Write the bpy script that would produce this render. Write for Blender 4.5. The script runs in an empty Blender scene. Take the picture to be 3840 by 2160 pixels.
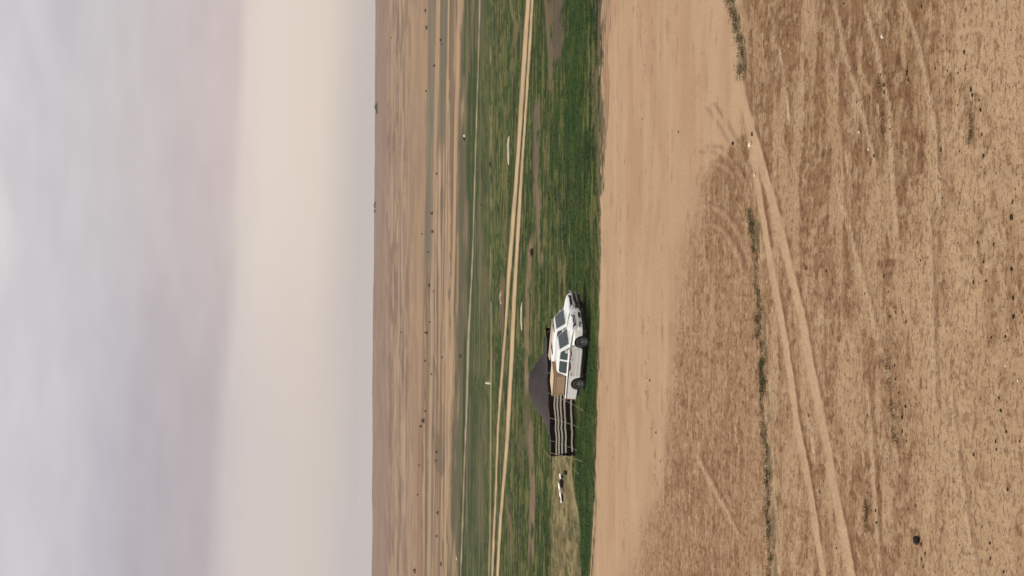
import bpy, bmesh, math, random
import numpy as np
from mathutils import Vector, Matrix
random.seed(7)
RNG = np.random.default_rng(11)
R = math.radians
scene = bpy.context.scene
COL = scene.collection

# ------------------------------------------------------------------ camera
F = 7000.0; CH = 12.4
PITCH = math.atan((1920-1395)/F); ROLL = R(0.40)
fw = Vector((0, math.cos(PITCH), -math.sin(PITCH)))
r0 = Vector((1, 0, 0)); u0 = Vector((0, math.sin(PITCH), math.cos(PITCH)))
rt = r0*math.cos(ROLL)+u0*math.sin(ROLL)
up = u0*math.cos(ROLL)-r0*math.sin(ROLL)
cd = bpy.data.cameras.new('camera'); cam = bpy.data.objects.new('camera', cd); COL.objects.link(cam)
cd.sensor_width = 36; cd.lens = 36*F/3840; cd.clip_start = .5; cd.clip_end = 20000
cx, cy, cz = -up, rt, -fw          # the phone was held on its side: picture left is up
cam.matrix_world = Matrix(((cx.x, cy.x, cz.x, 0), (cx.y, cy.y, cz.y, 0), (cx.z, cy.z, cz.z, CH), (0, 0, 0, 1)))
scene.camera = cam

# ------------------------------------------------------------------ light, sky, exposure
SUN_EL, SUN_AZ = 47.0, -85.0       # azimuth from the view direction, negative = to the left
sl = bpy.data.lights.new('sun', 'SUN'); so = bpy.data.objects.new('sun', sl); COL.objects.link(so)
sl.energy = 3.2; sl.angle = R(1.2); sl.color = (1.0, .95, .82)
sd = Vector((math.sin(R(SUN_AZ))*math.cos(R(SUN_EL)), math.cos(R(SUN_AZ))*math.cos(R(SUN_EL)), math.sin(R(SUN_EL))))
so.rotation_euler = sd.to_track_quat('Z', 'Y').to_euler()
scene.view_settings.view_transform = 'Standard'; scene.view_settings.look = 'None'
scene.view_settings.exposure = 0; scene.view_settings.gamma = 1
scene.cycles.max_bounces = 6; scene.cycles.volume_bounces = 0

def lin(c):
    return tuple(((x/255)/12.92 if x/255 <= .04045 else ((x/255+.055)/1.055)**2.4) for x in c)

class NT:
    def __init__(s, tree): s.t = tree; s.n = tree.nodes; s.l = tree.links
    def node(s, typ, **kw):
        n = s.n.new(typ)
        for k, v in kw.items():
            if k.startswith('i_'):
                key = k[2:]; key = int(key) if key.isdigit() else key.replace('_', ' ')
                s.set(n.inputs[key], v)
            else: setattr(n, k, v)
        return n
    def set(s, sock, v):
        if isinstance(v, bpy.types.NodeSocket): s.l.new(v, sock)
        else: sock.default_value = v
    def math(s, op, a, b=0.0, c=0.0, clamp=False):
        n = s.n.new('ShaderNodeMath'); n.operation = op; n.use_clamp = clamp
        s.set(n.inputs[0], a); s.set(n.inputs[1], b); s.set(n.inputs[2], c)
        return n.outputs[0]
    def mix(s, f, a, b, mode='MIX'):
        n = s.n.new('ShaderNodeMix'); n.data_type = 'RGBA'; n.blend_type = mode
        s.set(n.inputs[0], f); s.set(n.inputs[6], a if isinstance(a, bpy.types.NodeSocket) else tuple(a)+(1,)*(4-len(a)))
        s.set(n.inputs[7], b if isinstance(b, bpy.types.NodeSocket) else tuple(b)+(1,)*(4-len(b)))
        return n.outputs[2]
    def ramp(s, f, stops, interp='LINEAR'):
        n = s.n.new('ShaderNodeValToRGB'); n.color_ramp.interpolation = interp
        e = n.color_ramp.elements
        while len(e) < len(stops): e.new(.5)
        for k, (p, c) in enumerate(stops):
            e[k].position = p; e[k].color = tuple(c)+(1,)*(4-len(c))
        s.set(n.inputs[0], f); return n.outputs[0]
    def mr(s, v, a, b, c=0.0, d=1.0):
        n = s.n.new('ShaderNodeMapRange'); n.interpolation_type = 'SMOOTHSTEP'
        for k, q in enumerate((v, a, b, c, d)): s.set(n.inputs[k], q)
        return n.outputs[0]

world = bpy.data.worlds.new("World"); scene.world = world; world.use_nodes = True
w = NT(world.node_tree); w.n.clear()
sky = w.node('ShaderNodeTexSky', sky_type='NISHITA', sun_disc=False, sun_elevation=R(SUN_EL), sun_rotation=R(SUN_AZ), dust_density=3.0)
bg1 = w.node('ShaderNodeBackground', i_0=sky.outputs[0], i_1=0.10)
tc = w.node('ShaderNodeTexCoord'); sx = w.node('ShaderNodeSeparateXYZ', i_0=tc.outputs['Generated'])
hor = w.math('SQRT', w.math('ADD', w.math('MULTIPLY', sx.outputs[0], sx.outputs[0]), w.math('MULTIPLY', sx.outputs[1], sx.outputs[1])))
el = w.math('MULTIPLY', w.math('ARCTAN2', sx.outputs[2], hor), 57.2958)
az = w.math('MULTIPLY', w.math('ARCTAN2', sx.outputs[0], sx.outputs[1]), 57.2958)
ce = w.node('ShaderNodeCombineXYZ', i_0=w.math('MULTIPLY', az, .16), i_1=w.math('MULTIPLY', el, .50))
nz = w.node('ShaderNodeTexNoise', i_Vector=ce.outputs[0], i_Scale=.9, i_Detail=3.0, i_Roughness=.45)
nz2 = w.node('ShaderNodeTexNoise', i_Vector=ce.outputs[0], i_Scale=2.6, i_Detail=2.0, i_Roughness=.5)
wob = w.math('MULTIPLY', w.math('SUBTRACT', nz.outputs[0], .5), 1.0)
# cloud deck: its lower edge stands about 3.6 degrees up at the right and 4.5 at the left
e2 = w.math('ADD', w.math('ADD', el, w.math('MULTIPLY', w.math('ADD', az, -8.8), .045)), w.math('MULTIPLY', wob, .5))
t = w.math('DIVIDE', e2, 14.0, clamp=True)
KS = 1.0
def sk(*c): return tuple(x*KS for x in lin(c))
right = w.ramp(t, [(0, sk(203,193,188)), (.05, sk(215,202,192)), (.10, sk(229,213,199)), (.215, sk(229,216,204)), (.262, sk(222,209,200)), (.285, sk(208,193,190)),
                   (.40, sk(203,190,190)), (.54, sk(204,197,198)), (.66, sk(203,200,203)), (.75, sk(208,204,207)), (1, sk(214,213,214))])
left = w.ramp(t, [(0, sk(202,193,191)), (.05, sk(211,199,192)), (.12, sk(214,202,195)), (.215, sk(212,200,196)), (.262, sk(205,195,195)), (.30, sk(186,175,178)),
                  (.44, sk(184,177,182)), (.53, sk(190,187,194)), (.62, sk(204,199,203)), (.75, sk(208,204,207)), (1, sk(204,201,205))])
cloud = w.mix(w.mr(w.math('ADD', az, w.math('MULTIPLY', wob, 6.0)), -6.5, 5.0), left, right)
# soft brighter veil high up, and soft mottling of the deck
dx = w.math('DIVIDE', w.math('ADD', az, -1.6), 3.0); dy = w.math('DIVIDE', w.math('ADD', el, -11.6), 1.0)
blob = w.math('SUBTRACT', 1.0, w.math('ADD', w.math('MULTIPLY', dx, dx), w.math('MULTIPLY', dy, dy)), clamp=True)
cloud = w.mix(w.math('MULTIPLY', blob, .65), cloud, sk(226,224,222))
dx = w.math('DIVIDE', w.math('ADD', az, -9), 3.0); dy = w.math('DIVIDE', w.math('ADD', el, -9.1), .9)
blob = w.math('SUBTRACT', 1.0, w.math('ADD', w.math('MULTIPLY', dx, dx), w.math('MULTIPLY', dy, dy)), clamp=True)
cloud = w.mix(w.math('MULTIPLY', blob, .35), cloud, sk(188,186,189))
mot = w.math('ADD', .91, w.math('MULTIPLY', nz2.outputs[0], .19))
mc = w.node('ShaderNodeCombineXYZ', i_0=mot, i_1=mot, i_2=mot)
hi = w.mr(el, 2.8, 5.0)
cloud = w.mix(hi, cloud, w.mix(1.0, cloud, mc.outputs[0], 'MULTIPLY'))
bg2 = w.node('ShaderNodeBackground', i_0=cloud, i_1=1.0)
ms = w.node('ShaderNodeMixShader', i_0=.95); w.l.new(bg1.outputs[0], ms.inputs[1]); w.l.new(bg2.outputs[0], ms.inputs[2])
wo = w.node('ShaderNodeOutputWorld'); w.l.new(ms.outputs[0], wo.inputs[0])

# ------------------------------------------------------------------ noise and terrain
def vnoise(x, y, seed=0):
    x = np.asarray(x, float); y = np.asarray(y, float)
    xi = np.floor(x).astype(np.int64); yi = np.floor(y).astype(np.int64)
    fx = x-xi; fy = y-yi; fx = fx*fx*(3-2*fx); fy = fy*fy*(3-2*fy)
    def h(a, b):
        n = (a*374761393+b*668265263+seed*974634777) & 0xffffffff
        n = ((n ^ (n >> 13))*1274126177) & 0xffffffff
        n = (n ^ (n >> 16)) & 0xffff
        return n/65535.0
    return (h(xi, yi)*(1-fx)+h(xi+1, yi)*fx)*(1-fy)+(h(xi, yi+1)*(1-fx)+h(xi+1, yi+1)*fx)*fy
def fbm(x, y, o=4, seed=0):
    s = 0; a = .5; t = 0
    for k in range(o):
        s = s+a*vnoise(x*2**k+17.3*k, y*2**k+9.1*k, seed+k); t += a; a *= .5
    return s/t
def sm(a, b, x):
    t = np.clip((x-a)/(b-a), 0, 1); return t*t*(3-2*t)
Y1, Y2 = 236.0, 1000.0
def terrain(X, Y):
    X = np.asarray(X, float); Y = np.asarray(Y, float)
    t = np.clip((Y-Y1)/(Y2-Y1), 0, 1)
    z = 11.4*(.82*t+.18*t*t*(3-2*t))
    z = z-np.where(Y > Y2, ((Y-Y2)/260.0)**2*1.5, 0)
    far = sm(Y1, 500, Y)
    z = z+far*((fbm(X/70, Y/90, 3, 5)-.5)*1.6+(fbm(X/14, Y/40, 4, 6)-.5)*.9)
    z = z+(1-far)*(fbm(X/9, Y/9, 2, 3)-.5)*.10*sm(20, 60, Y)
    return np.maximum(z, -300)
def tz(x, y): return float(terrain(x, y))
def pix(V, y):
    """ground point under a spot of the photograph (V = picture x, y = picture y)"""
    d = fw*F+rt*(1080-y)-up*(V-1920)
    o = Vector((0, 0, CH)); d = d/d.y
    a = 5.0; prev = a; 
    while a < 1010:
        p = o+d*a
        if p.z <= tz(p.x, p.y):
            lo, hi_ = prev, a
            for _ in range(18):
                m = (lo+hi_)/2; q = o+d*m
                if q.z <= tz(q.x, q.y): hi_ = m
                else: lo = m
            q = o+d*hi_
            return Vector((q.x, q.y, tz(q.x, q.y)))
        prev = a; a *= 1.01
    q = o+d*1000
    return Vector((q.x, q.y, tz(q.x, q.y)))

# ------------------------------------------------------------------ materials
def new_mat(name):
    m = bpy.data.materials.new(name); m.use_nodes = True
    n = NT(m.node_tree); b = m.node_tree.nodes['Principled BSDF']
    return m, n, b
def simple(name, c, rough=.6, metal=0, var=.12, scale=8, bump=0.0, spec=.5, coat=0):
    m, n, b = new_mat(name)
    t = n.node('ShaderNodeTexCoord'); z = n.node('ShaderNodeTexNoise', i_Vector=t.outputs['Object'], i_Scale=scale, i_Detail=4.0)
    c = tuple(c)
    col = n.mix(z.outputs[0], tuple(x*(1-var) for x in c), tuple(min(1, x*(1+var)) for x in c))
    n.l.new(col, b.inputs['Base Color'])
    b.inputs['Roughness'].default_value = rough; b.inputs['Metallic'].default_value = metal
    b.inputs['Specular IOR Level'].default_value = spec; b.inputs['Coat Weight'].default_value = coat
    if bump:
        bp = n.node('ShaderNodeBump', i_Strength=bump, i_Distance=.03, i_Height=z.outputs[0]); n.l.new(bp.outputs[0], b.inputs['Normal'])
    return m
def attr_mat(name, rough=.85, lo=.75, hi=1.25, scale=30, bump=0, transl=0):
    m, n, b = new_mat(name)
    a = n.node('ShaderNodeVertexColor', layer_name='Col')
    t = n.node('ShaderNodeTexCoord'); z = n.node('ShaderNodeTexNoise', i_Vector=t.outputs['Object'], i_Scale=scale, i_Detail=5.0, i_Roughness=.65)
    v = n.math('ADD', lo, n.math('MULTIPLY', z.outputs[0], hi-lo))
    cc = n.node('ShaderNodeCombineXYZ', i_0=v, i_1=v, i_2=v)
    n.l.new(n.mix(1.0, a.outputs[0], cc.outputs[0], 'MULTIPLY'), b.inputs['Base Color'])
    b.inputs['Roughness'].default_value = rough; b.inputs['Specular IOR Level'].default_value = .15
    if bump:
        bp = n.node('ShaderNodeBump', i_Strength=bump, i_Distance=.04, i_Height=z.outputs[0]); n.l.new(bp.outputs[0], b.inputs['Normal'])
    return m
def ground_mat():
    m, n, b = new_mat('ground_soil')
    a = n.node('ShaderNodeVertexColor', layer_name='Col'); t = n.node('ShaderNodeTexCoord')
    z = n.node('ShaderNodeTexNoise', i_Vector=t.outputs['Object'], i_Scale=9.0, i_Detail=6.0, i_Roughness=.7)
    mp = n.node('ShaderNodeMapping', i_Vector=t.outputs['Object'], i_Scale=(1.0, 1.35, 1.0))
    s1 = n.node('ShaderNodeTexNoise', i_Vector=mp.outputs[0], i_Scale=3.6, i_Detail=5.0, i_Roughness=.62)
    s2 = n.node('ShaderNodeTexNoise', i_Vector=mp.outputs[0], i_Scale=8.5, i_Detail=4.0, i_Roughness=.6)
    s3 = n.node('ShaderNodeTexNoise', i_Vector=t.outputs['Object'], i_Scale=.7, i_Detail=3.0)
    v = n.math('ADD', .80, n.math('MULTIPLY', z.outputs[0], .40))
    cc = n.node('ShaderNodeCombineXYZ', i_0=v, i_1=v, i_2=v)
    base = n.mix(1.0, a.outputs[0], cc.outputs[0], 'MULTIPLY')
    al = a.outputs[1]
    th = n.math('SUBTRACT', .60, n.math('MULTIPLY', s3.outputs[0], .13))
    d1 = n.math('MULTIPLY', n.mr(n.math('SUBTRACT', s1.outputs[0], th), 0.0, .055), al)
    base = n.mix(n.math('MULTIPLY', d1, .75), base, n.mix(1.0, base, (.58, .49, .43), 'MULTIPLY'))
    d2 = n.math('MULTIPLY', n.mr(s2.outputs[0], .575, .64), al)
    base = n.mix(n.math('MULTIPLY', d2, 1.0), base, n.mix(1.0, base, (.48, .40, .34), 'MULTIPLY'))
    d3 = n.math('MULTIPLY', n.mr(s1.outputs[0], .40, .34), al)
    base = n.mix(n.math('MULTIPLY', d3, .35), base, n.mix(1.0, base, (1.22, 1.2, 1.15), 'MULTIPLY'))
    n.l.new(base, b.inputs['Base Color']); b.inputs['Roughness'].default_value = .95; b.inputs['Specular IOR Level'].default_value = .1
    hgt = n.math('ADD', z.outputs[0], n.math('MULTIPLY', s1.outputs[0], .8))
    bp = n.node('ShaderNodeBump', i_Strength=.9, i_Distance=.06, i_Height=hgt); n.l.new(bp.outputs[0], b.inputs['Normal'])
    return m
M_ground = ground_mat()
M_plant = attr_mat('plant_matter', .8, .7, 1.3, 20)
M_paint = simple('white_paint', (.86, .86, .85), .28, var=.03, coat=.4)
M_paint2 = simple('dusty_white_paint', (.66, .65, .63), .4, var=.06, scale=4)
M_glass = simple('car_glass', (.030, .050, .050), .05, var=.2, spec=.9)
M_dark = simple('dark_interior', (.012, .010, .010), .7)
M_under = simple('underbody_shade', (.02, .018, .017), .8)
M_tyre = simple('tyre_rubber', (.018, .016, .016), .8)
M_rim = simple('alloy_rim', (.28, .30, .30), .4, metal=.6)
M_chrome = simple('dull_chrome', (.55, .53, .50), .3, metal=.7)
M_lamp = simple('lamp_lens', (.42, .38, .40), .15, spec=.8)
M_red = simple('red_lens', (.30, .03, .03), .25)
M_decal = simple('decal_dark', (.03, .012, .012), .5)
M_decal2 = simple('decal_redbrown', (.13, .035, .03), .5)
M_tan = simple('tan_canvas', lin((165, 138, 110)), .8, var=.10, scale=5, bump=.3)
M_tan2 = simple('tan_canvas_edge', lin((196, 172, 142)), .8, var=.10, scale=5)
M_roof = simple('tent_roof_cloth', lin((66, 60, 61)), .95, var=.22, scale=2.2, bump=.5, spec=.1)
M_rope = simple('pale_rope', lin((190, 178, 150)), .8)
M_pole = simple('tent_pole_wood', lin((150, 130, 100)), .8)
M_white = simple('white_cloth', lin((250, 245, 232)), .8, var=.05)
M_sack = simple('dark_brown_sack', (.030, .016, .014), .9, bump=.3)
M_grey = simple('grey_cloth', lin((185, 175, 165)), .8)
M_black = simple('black_metal', (.012, .010, .010), .5)
M_stone = simple('pale_stone', lin((235, 222, 200)), .8, var=.1, scale=30)
M_dstone = simple('dark_stone', (.018, .012, .010), .9, var=.3, scale=30)

# ------------------------------------------------------------------ helpers
def tag(o, label=None, cat=None, group=None, kind=None):
    if label: o['label'] = label
    if cat: o['category'] = cat
    if group: o['group'] = group
    if kind: o['kind'] = kind
    return o
def link(name, me, mat, parent=None):
    if mat: me.materials.append(mat)
    o = bpy.data.objects.new(name, me); COL.objects.link(o)
    if parent: o.parent = parent
    return o
def empty(name, loc, rz=0):
    o = bpy.data.objects.new(name, None); COL.objects.link(o); o.location = loc; o.rotation_euler.z = rz
    o.empty_display_size = .2
    return o
def np_mesh(name, V, Fc, nper, col=None, smooth=False, alpha=None):
    me = bpy.data.meshes.new(name)
    V = np.ascontiguousarray(V, np.float32); Fc = np.ascontiguousarray(Fc, np.int32)
    nf = len(Fc)
    me.vertices.add(len(V)); me.vertices.foreach_set('co', V.ravel())
    me.loops.add(nf*nper); me.loops.foreach_set('vertex_index', Fc.ravel())
    me.polygons.add(nf); me.polygons.foreach_set('loop_start', np.arange(0, nf*nper, nper, dtype=np.int32))
    me.polygons.foreach_set('loop_total', np.full(nf, nper, np.int32))
    if smooth: me.polygons.foreach_set('use_smooth', np.ones(nf, bool))
    if col is not None:
        a = me.color_attributes.new('Col', 'FLOAT_COLOR', 'POINT')
        c = np.ones((len(V), 4), np.float32); c[:, :3] = col
        if alpha is not None: c[:, 3] = alpha
        a.data.foreach_set('color', c.ravel())
    me.update(); me.validate(); return me
class MB:
    def __init__(s): s.v = []; s.f = []
    def add(s, vs, fs):
        k = len(s.v); s.v += [tuple(p) for p in vs]; s.f += [tuple(i+k for i in f) for f in fs]; return s
    def box(s, x0, x1, y0, y1, z0, z1):
        return s.add([(x0,y0,z0),(x1,y0,z0),(x1,y1,z0),(x0,y1,z0),(x0,y0,z1),(x1,y0,z1),(x1,y1,z1),(x0,y1,z1)],
                     [(0,3,2,1),(4,5,6,7),(0,1,5,4),(1,2,6,5),(2,3,7,6),(3,0,4,7)])
    def tube(s, pts, r, n=6):
        pts = [Vector(p) for p in pts]; k0 = len(s.v)
        for i, p in enumerate(pts):
            d = (pts[min(i+1, len(pts)-1)]-pts[max(i-1, 0)]).normalized()
            a = d.cross(Vector((0, 0, 1)))
            if a.length < .01: a = Vector((1, 0, 0))
            a.normalize(); b = d.cross(a)
            rr = r[i] if isinstance(r, (list, tuple)) else r
            for j in range(n):
                t = 2*math.pi*j/n; s.v.append(tuple(p+a*math.cos(t)*rr+b*math.sin(t)*rr))
        for i in range(len(pts)-1):
            for j in range(n):
                s.f.append((k0+i*n+j, k0+i*n+(j+1) % n, k0+(i+1)*n+(j+1) % n, k0+(i+1)*n+j))
        s.f.append(tuple(k0+j for j in range(n))[::-1]); s.f.append(tuple(k0+(len(pts)-1)*n+j for j in range(n)))
        return s
    def poly_slab(s, poly, nrm, th):
        """flat polygon with thickness along nrm"""
        n = len(poly); nrm = Vector(nrm).normalized()*th
        a = [Vector(p) for p in poly]; b = [p+nrm for p in a]
        return s.add(a+b, [tuple(range(n))[::-1], tuple(range(n, 2*n))]+[(i, (i+1) % n, n+(i+1) % n, n+i) for i in range(n)])
    def lathe_y(s, prof, n=28, c=(0, 0, 0)):
        k0 = len(s.v); m = len(prof)
        for j in range(n):
            t = 2*math.pi*j/n
            for (r, y) in prof: s.v.append((c[0]+r*math.cos(t), c[1]+y, c[2]+r*math.sin(t)))
        for j in range(n):
            for i in range(m-1):
                a = k0+j*m+i; b = k0+((j+1) % n)*m+i; s.f.append((a, a+1, b+1, b))
        return s
    def lathe_z(s, prof, n=16, c=(0, 0, 0)):
        k0 = len(s.v); m = len(prof)
        for j in range(n):
            t = 2*math.pi*j/n
            for (r, z) in prof: s.v.append((c[0]+r*math.cos(t), c[1]+r*math.sin(t), c[2]+z))
        for j in range(n):
            for i in range(m-1):
                a = k0+j*m+i; b = k0+((j+1) % n)*m+i; s.f.append((a, b, b+1, a+1))
        return s
    def build(s, name, mat, parent=None, smooth=False, bevel=0, loc=None):
        me = bpy.data.meshes.new(name); me.from_pydata(s.v, [], s.f); me.update()
        bm = bmesh.new(); bm.from_mesh(me)
        bmesh.ops.remove_doubles(bm, verts=bm.verts, dist=1e-5)
        bmesh.ops.recalc_face_normals(bm, faces=bm.faces)
        if bevel: bmesh.ops.bevel(bm, geom=list(bm.edges), offset=bevel, segments=2, affect='EDGES', profile=.6, clamp_overlap=True)
        bm.to_mesh(me); bm.free()
        if smooth:
            for p in me.polygons: p.use_smooth = True
        o = link(name, me, mat, parent)
        if loc is not None: o.location = loc
        return o
def lump(rx, ry, rz, seed, rough=.25, sub=2):
    bm = bmesh.new(); bmesh.ops.create_icosphere(bm, subdivisions=sub, radius=1)
    rn = random.Random(seed); off = rn.random()*99
    for v in bm.verts:
        q = v.co
        k = 1+rough*(float(fbm(q.x*1.6+off, q.y*1.6+q.z*2.1, 3, seed))-.5)*2
        v.co = Vector((q.x*rx*k, q.y*ry*k, q.z*rz*k))
    vs = [tuple(v.co) for v in bm.verts]; fs = [tuple(v.index for v in f.verts) for f in bm.faces]; bm.free()
    return vs, fs

# ------------------------------------------------------------------ the ground sheet
def project(X, Y, Z):
    dx, dy, dz = X, Y, Z-CH
    a = dx*fw.x+dy*fw.y+dz*fw.z; b = dx*rt.x+dy*rt.y+dz*rt.z; c = dx*up.x+dy*up.y+dz*up.z
    return 1920-F*c/a, 1080-F*b/a          # V, y of the photograph
def lerp(c, d, m): return c*(1-m[:, None])+np.asarray(d)*m[:, None]
K = .70
def C(*c): return np.array(lin(c))*K
def E(y, pts):
    return np.interp(y, [p[1] for p in pts], [p[0] for p in pts])
RUT_W = [(2745,-200),(2750,0),(2786,200),(2812,400),(2825,640),(2832,800),(2850,1000),(2866,1250),(2880,1500),(2892,1800),(2902,2000),(2912,2160),(2925,2500)]
RUT_A = [(2780,300),(2812,500),(2835,650),(2852,780),(2890,1000),(2930,1200),(2962,1400),(2990,1600),(3038,1850),(3085,2160),(3130,2500)]
RUT_B = [(2750,200),(2790,380),(2835,540),(2872,680),(2920,850),(2970,1050),(3008,1200),(3042,1400),(3082,1600),(3128,1850),(3190,2160),(3250,2500)]
FIELD = [(2800,-300),(2775,0),(2800,200),(2815,380),(2800,500),(2690,590),(2640,660),(2622,780),(2590,900),(2572,1050),(2552,1250),(2520,1450),(2495,1650),(2455,1850),(2410,1980),(2370,2160),(2340,2500)]
EDGE = [(2262,-200),(2258,0),(2256,250),(2258,500),(2258,700),(2256,900),(2252,1080),(2248,1300),(2240,1500),(2236,1700),(2232,1900),(2218,2160),(2205,2500)]
def green_tint(G): return sm(1.0, 1.25, G[:, 1]/G[:, 0])
def paint(X, Y, Z):
    V, y = project(X, Y, Z)
    n_big = fbm(X/7, Y/7, 4, 21); n_mid = fbm(X/.9, Y/.7, 4, 22); n_fin = fbm(X/.35, Y/.5, 3, 23)
    n_str = fbm(X/1.6, Y/.55, 4, 24); n_far = fbm(X/11, Y/13, 4, 25); n_f2 = fbm(X/8, Y/8, 4, 26); n_f3 = fbm(X/30, Y/34, 4, 27); n_ln = fbm(X/38, Y/4.5, 4, 28); n_l2 = fbm(X/3.4, Y/.85, 4, 29)
    wob = (fbm(X/5, Y/5, 4, 31)-.5)
    sand = C(202,167,133); sand2 = C(190,155,122); brown = C(160,122,88); dbrown = C(128,88,62); pale = C(213,182,148)
    c = np.tile(sand, (len(X), 1))
    c = lerp(c, C(196,158,126), sm(.42, .66, fbm(X/5, Y/2.4, 4, 61)))
    c = lerp(c, C(210,178,143), sm(.48, .68, fbm(X/6, Y/1.8, 4, 62))*.6)
    c = lerp(c, C(130,104,80), .5*sm(.72, .78, fbm(X/.9, Y/.5, 3, 63))*sm(.5, .6, fbm(X/8, Y/1.2, 3, 66))*.8)
    # smooth road: few dark flecks
    c = lerp(c, C(168,135,106), sm(.70, .78, n_str)*.5)
    # brown field: mottled
    fe = E(y, FIELD)+wob*120+(fbm(X/1.2, Y/.5, 3, 64)-.5)*60
    infield = sm(-14-46*sm(550, 700, y), 22+50*sm(550, 700, y), V-fe)
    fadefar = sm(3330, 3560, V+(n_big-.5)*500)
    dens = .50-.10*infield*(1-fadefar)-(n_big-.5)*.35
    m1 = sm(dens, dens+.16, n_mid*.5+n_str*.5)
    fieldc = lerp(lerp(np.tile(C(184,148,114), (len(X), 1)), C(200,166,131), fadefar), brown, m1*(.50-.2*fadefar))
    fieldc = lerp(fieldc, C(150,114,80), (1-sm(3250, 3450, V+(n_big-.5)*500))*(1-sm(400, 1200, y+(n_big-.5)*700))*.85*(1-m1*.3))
    for lane in ([(3085,0),(3140,250),(3215,560)], [(3190,0),(3260,250),(3330,520)], [(3330,0),(3370,200),(3450,560),(3480,800)], [(3500,700),(3530,1200)], [(3620,300),(3660,700),(3670,1000)], [(3300,1000),(3330,1300)]):
        e = E(y, lane)+wob*30; a_, b_ = lane[0][1], lane[-1][1]
        fieldc = lerp(fieldc, C(138,100,74), np.exp(-((V-e)/17)**2)*sm(a_-60, a_+60, y)*(1-sm(b_-40, b_+80, y))*.75*sm(.36, .56, n_mid))
    fieldc = lerp(fieldc, C(170,134,102), sm(.50, .66, fbm(X/5, Y/2.0, 3, 45))*.5)
    fieldc = lerp(fieldc, C(146,104,76), sm(.58, .68, fbm(X/.45, Y/.5, 4, 40)*.6+n_big*.4)*(.5-.2*fadefar))
    fieldc = lerp(fieldc, dbrown, sm(.60, .70, fbm(X/.22, Y/.34, 3, 41))*(.6-.25*fadefar))
    fieldc = lerp(fieldc, pale, sm(.58, .70, fbm(X/1.0, Y/.35, 4, 42))*.4)
    fieldc = lerp(fieldc, pale, sm(.60, .68, fbm(X/.28, Y/.40, 3, 48))*.45)
    c = lerp(c, fieldc, infield)
    near = sm(2750, 2900, V)
    c = lerp(c, C(205,172,137), near*sm(.52, .64, fbm(X/2.6, Y/1.0, 4, 43))*.65)
    # curved wheel marks at the far corner of the field
    def pdist(pts, sel):
        d = np.full(sel.sum(), 1e9); a_ = V[sel]; b_ = y[sel]
        for (v0, y0), (v1, y1) in zip(pts[:-1], pts[1:]):
            L2 = (v1-v0)**2+(y1-y0)**2; t_ = np.clip(((a_-v0)*(v1-v0)+(b_-y0)*(y1-y0))/L2, 0, 1)
            d = np.minimum(d, np.hypot(a_-v0-t_*(v1-v0), b_-y0-t_*(y1-y0)))
        return d
    sel = (V > 2540) & (V < 2860) & (y > 380) & (y < 1120)
    if sel.any():
        cs = c[sel]; nn = n_mid[sel]; wb = wob[sel]*10
        for pts, ww in (([(2612,740),(2628,660),(2645,624),(2680,612),(2715,626),(2745,655),(2780,705),(2812,760)], 8),
                        ([(2580,850),(2596,800),(2620,778),(2655,772),(2700,792),(2745,838),(2785,915),(2815,990)], 9),
                        ([(2600,900),(2630,850),(2670,842),(2710,868),(2750,930),(2780,1010),(2800,1090)], 7),
                        ([(2668,400),(2715,470),(2760,550),(2800,640),(2830,720)], 8), ([(2640,560),(2690,560),(2740,600),(2790,680),(2815,730)], 7)):
            d = pdist(pts, sel)+wb; d2 = pdist([(a+13, b-9) for a, b in pts], sel)+wb; d3 = pdist([(a-12, b+9) for a, b in pts], sel)+wb
            cs = lerp(cs, C(136,98,72), np.clip(np.exp(-(d2/9)**2)+.8*np.exp(-(d3/8)**2), 0, 1)*.55*sm(.38, .56, nn))
            cs = lerp(cs, C(203,168,133), np.exp(-(d/(ww*1.2))**2)*.5)
        c[sel] = cs
    # pale ruts
    for rut, wd in ((RUT_A, 11), (RUT_B, 15)):
        e = E(y, rut)+wob*14
        on = sm(0, 260, y-rut[0][1])
        c = lerp(c, dbrown, np.exp(-((V-e-wd*1.5)/8)**2)*on*.65*sm(.35, .55, n_mid))
        c = lerp(c, C(212,177,143), (1-sm(wd*.7, wd*1.25, np.abs(V-e)))*on*(.75+.25*sm(.35, .6, n_mid)))
    for rut, a, b in (([(3130,0),(3170,200),(3215,350),(3262,520),(3285,620)], 0, 640), ([(3240,0),(3300,220),(3335,400),(3345,600),(3360,900)], 0, 900),
                      ([(3390,0),(3440,150),(3500,450),(3520,800)], 0, 800), ([(3140,700),(3260,1150),(3300,1300)], 700, 1300),
                      ([(3250,1450),(3275,1800),(3300,2160)], 1430, 2200), ([(3560,1500),(3600,1800),(3660,2160)], 1500, 2200),
                      ([(3480,900),(3490,1200),(3500,1500)], 800, 1560), ([(2610,1700),(2690,1860),(2770,2010)], 1690, 2030)):
        e = E(y, rut)+wob*22
        c = lerp(c, pale, np.exp(-((V-e)/9)**2)*sm(a-30, a+30, y)*(1-sm(b-40, b+10, y))*.75)
        c = lerp(c, dbrown, np.exp(-((V-e-16)/8)**2)*sm(a-30, a+30, y)*(1-sm(b-40, b+10, y))*.4)
    # chalky streaks
    for (v0, v1, ya, yb) in ((2922,2932,170,250),(2948,2958,330,470),(3036,3054,1590,1740),(3172,3178,560,660)):
        e = v0+(v1-v0)*(y-ya)/(yb-ya)
        c = lerp(c, C(226,198,168), np.exp(-((V-e)/5)**2)*sm(ya-10, ya+20, y)*(1-sm(yb-20, yb+10, y))*.8)
    # weeds' darker litter along the wheel line
    e = E(y, RUT_W)+wob*8
    gate = np.clip(1-sm(230, 330, y)+sm(760, 860, y), 0, 1)
    c = lerp(c, C(120,108,78), np.exp(-((V-e)/11)**2)*gate*.75*sm(.36, .52, n_mid))
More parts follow.
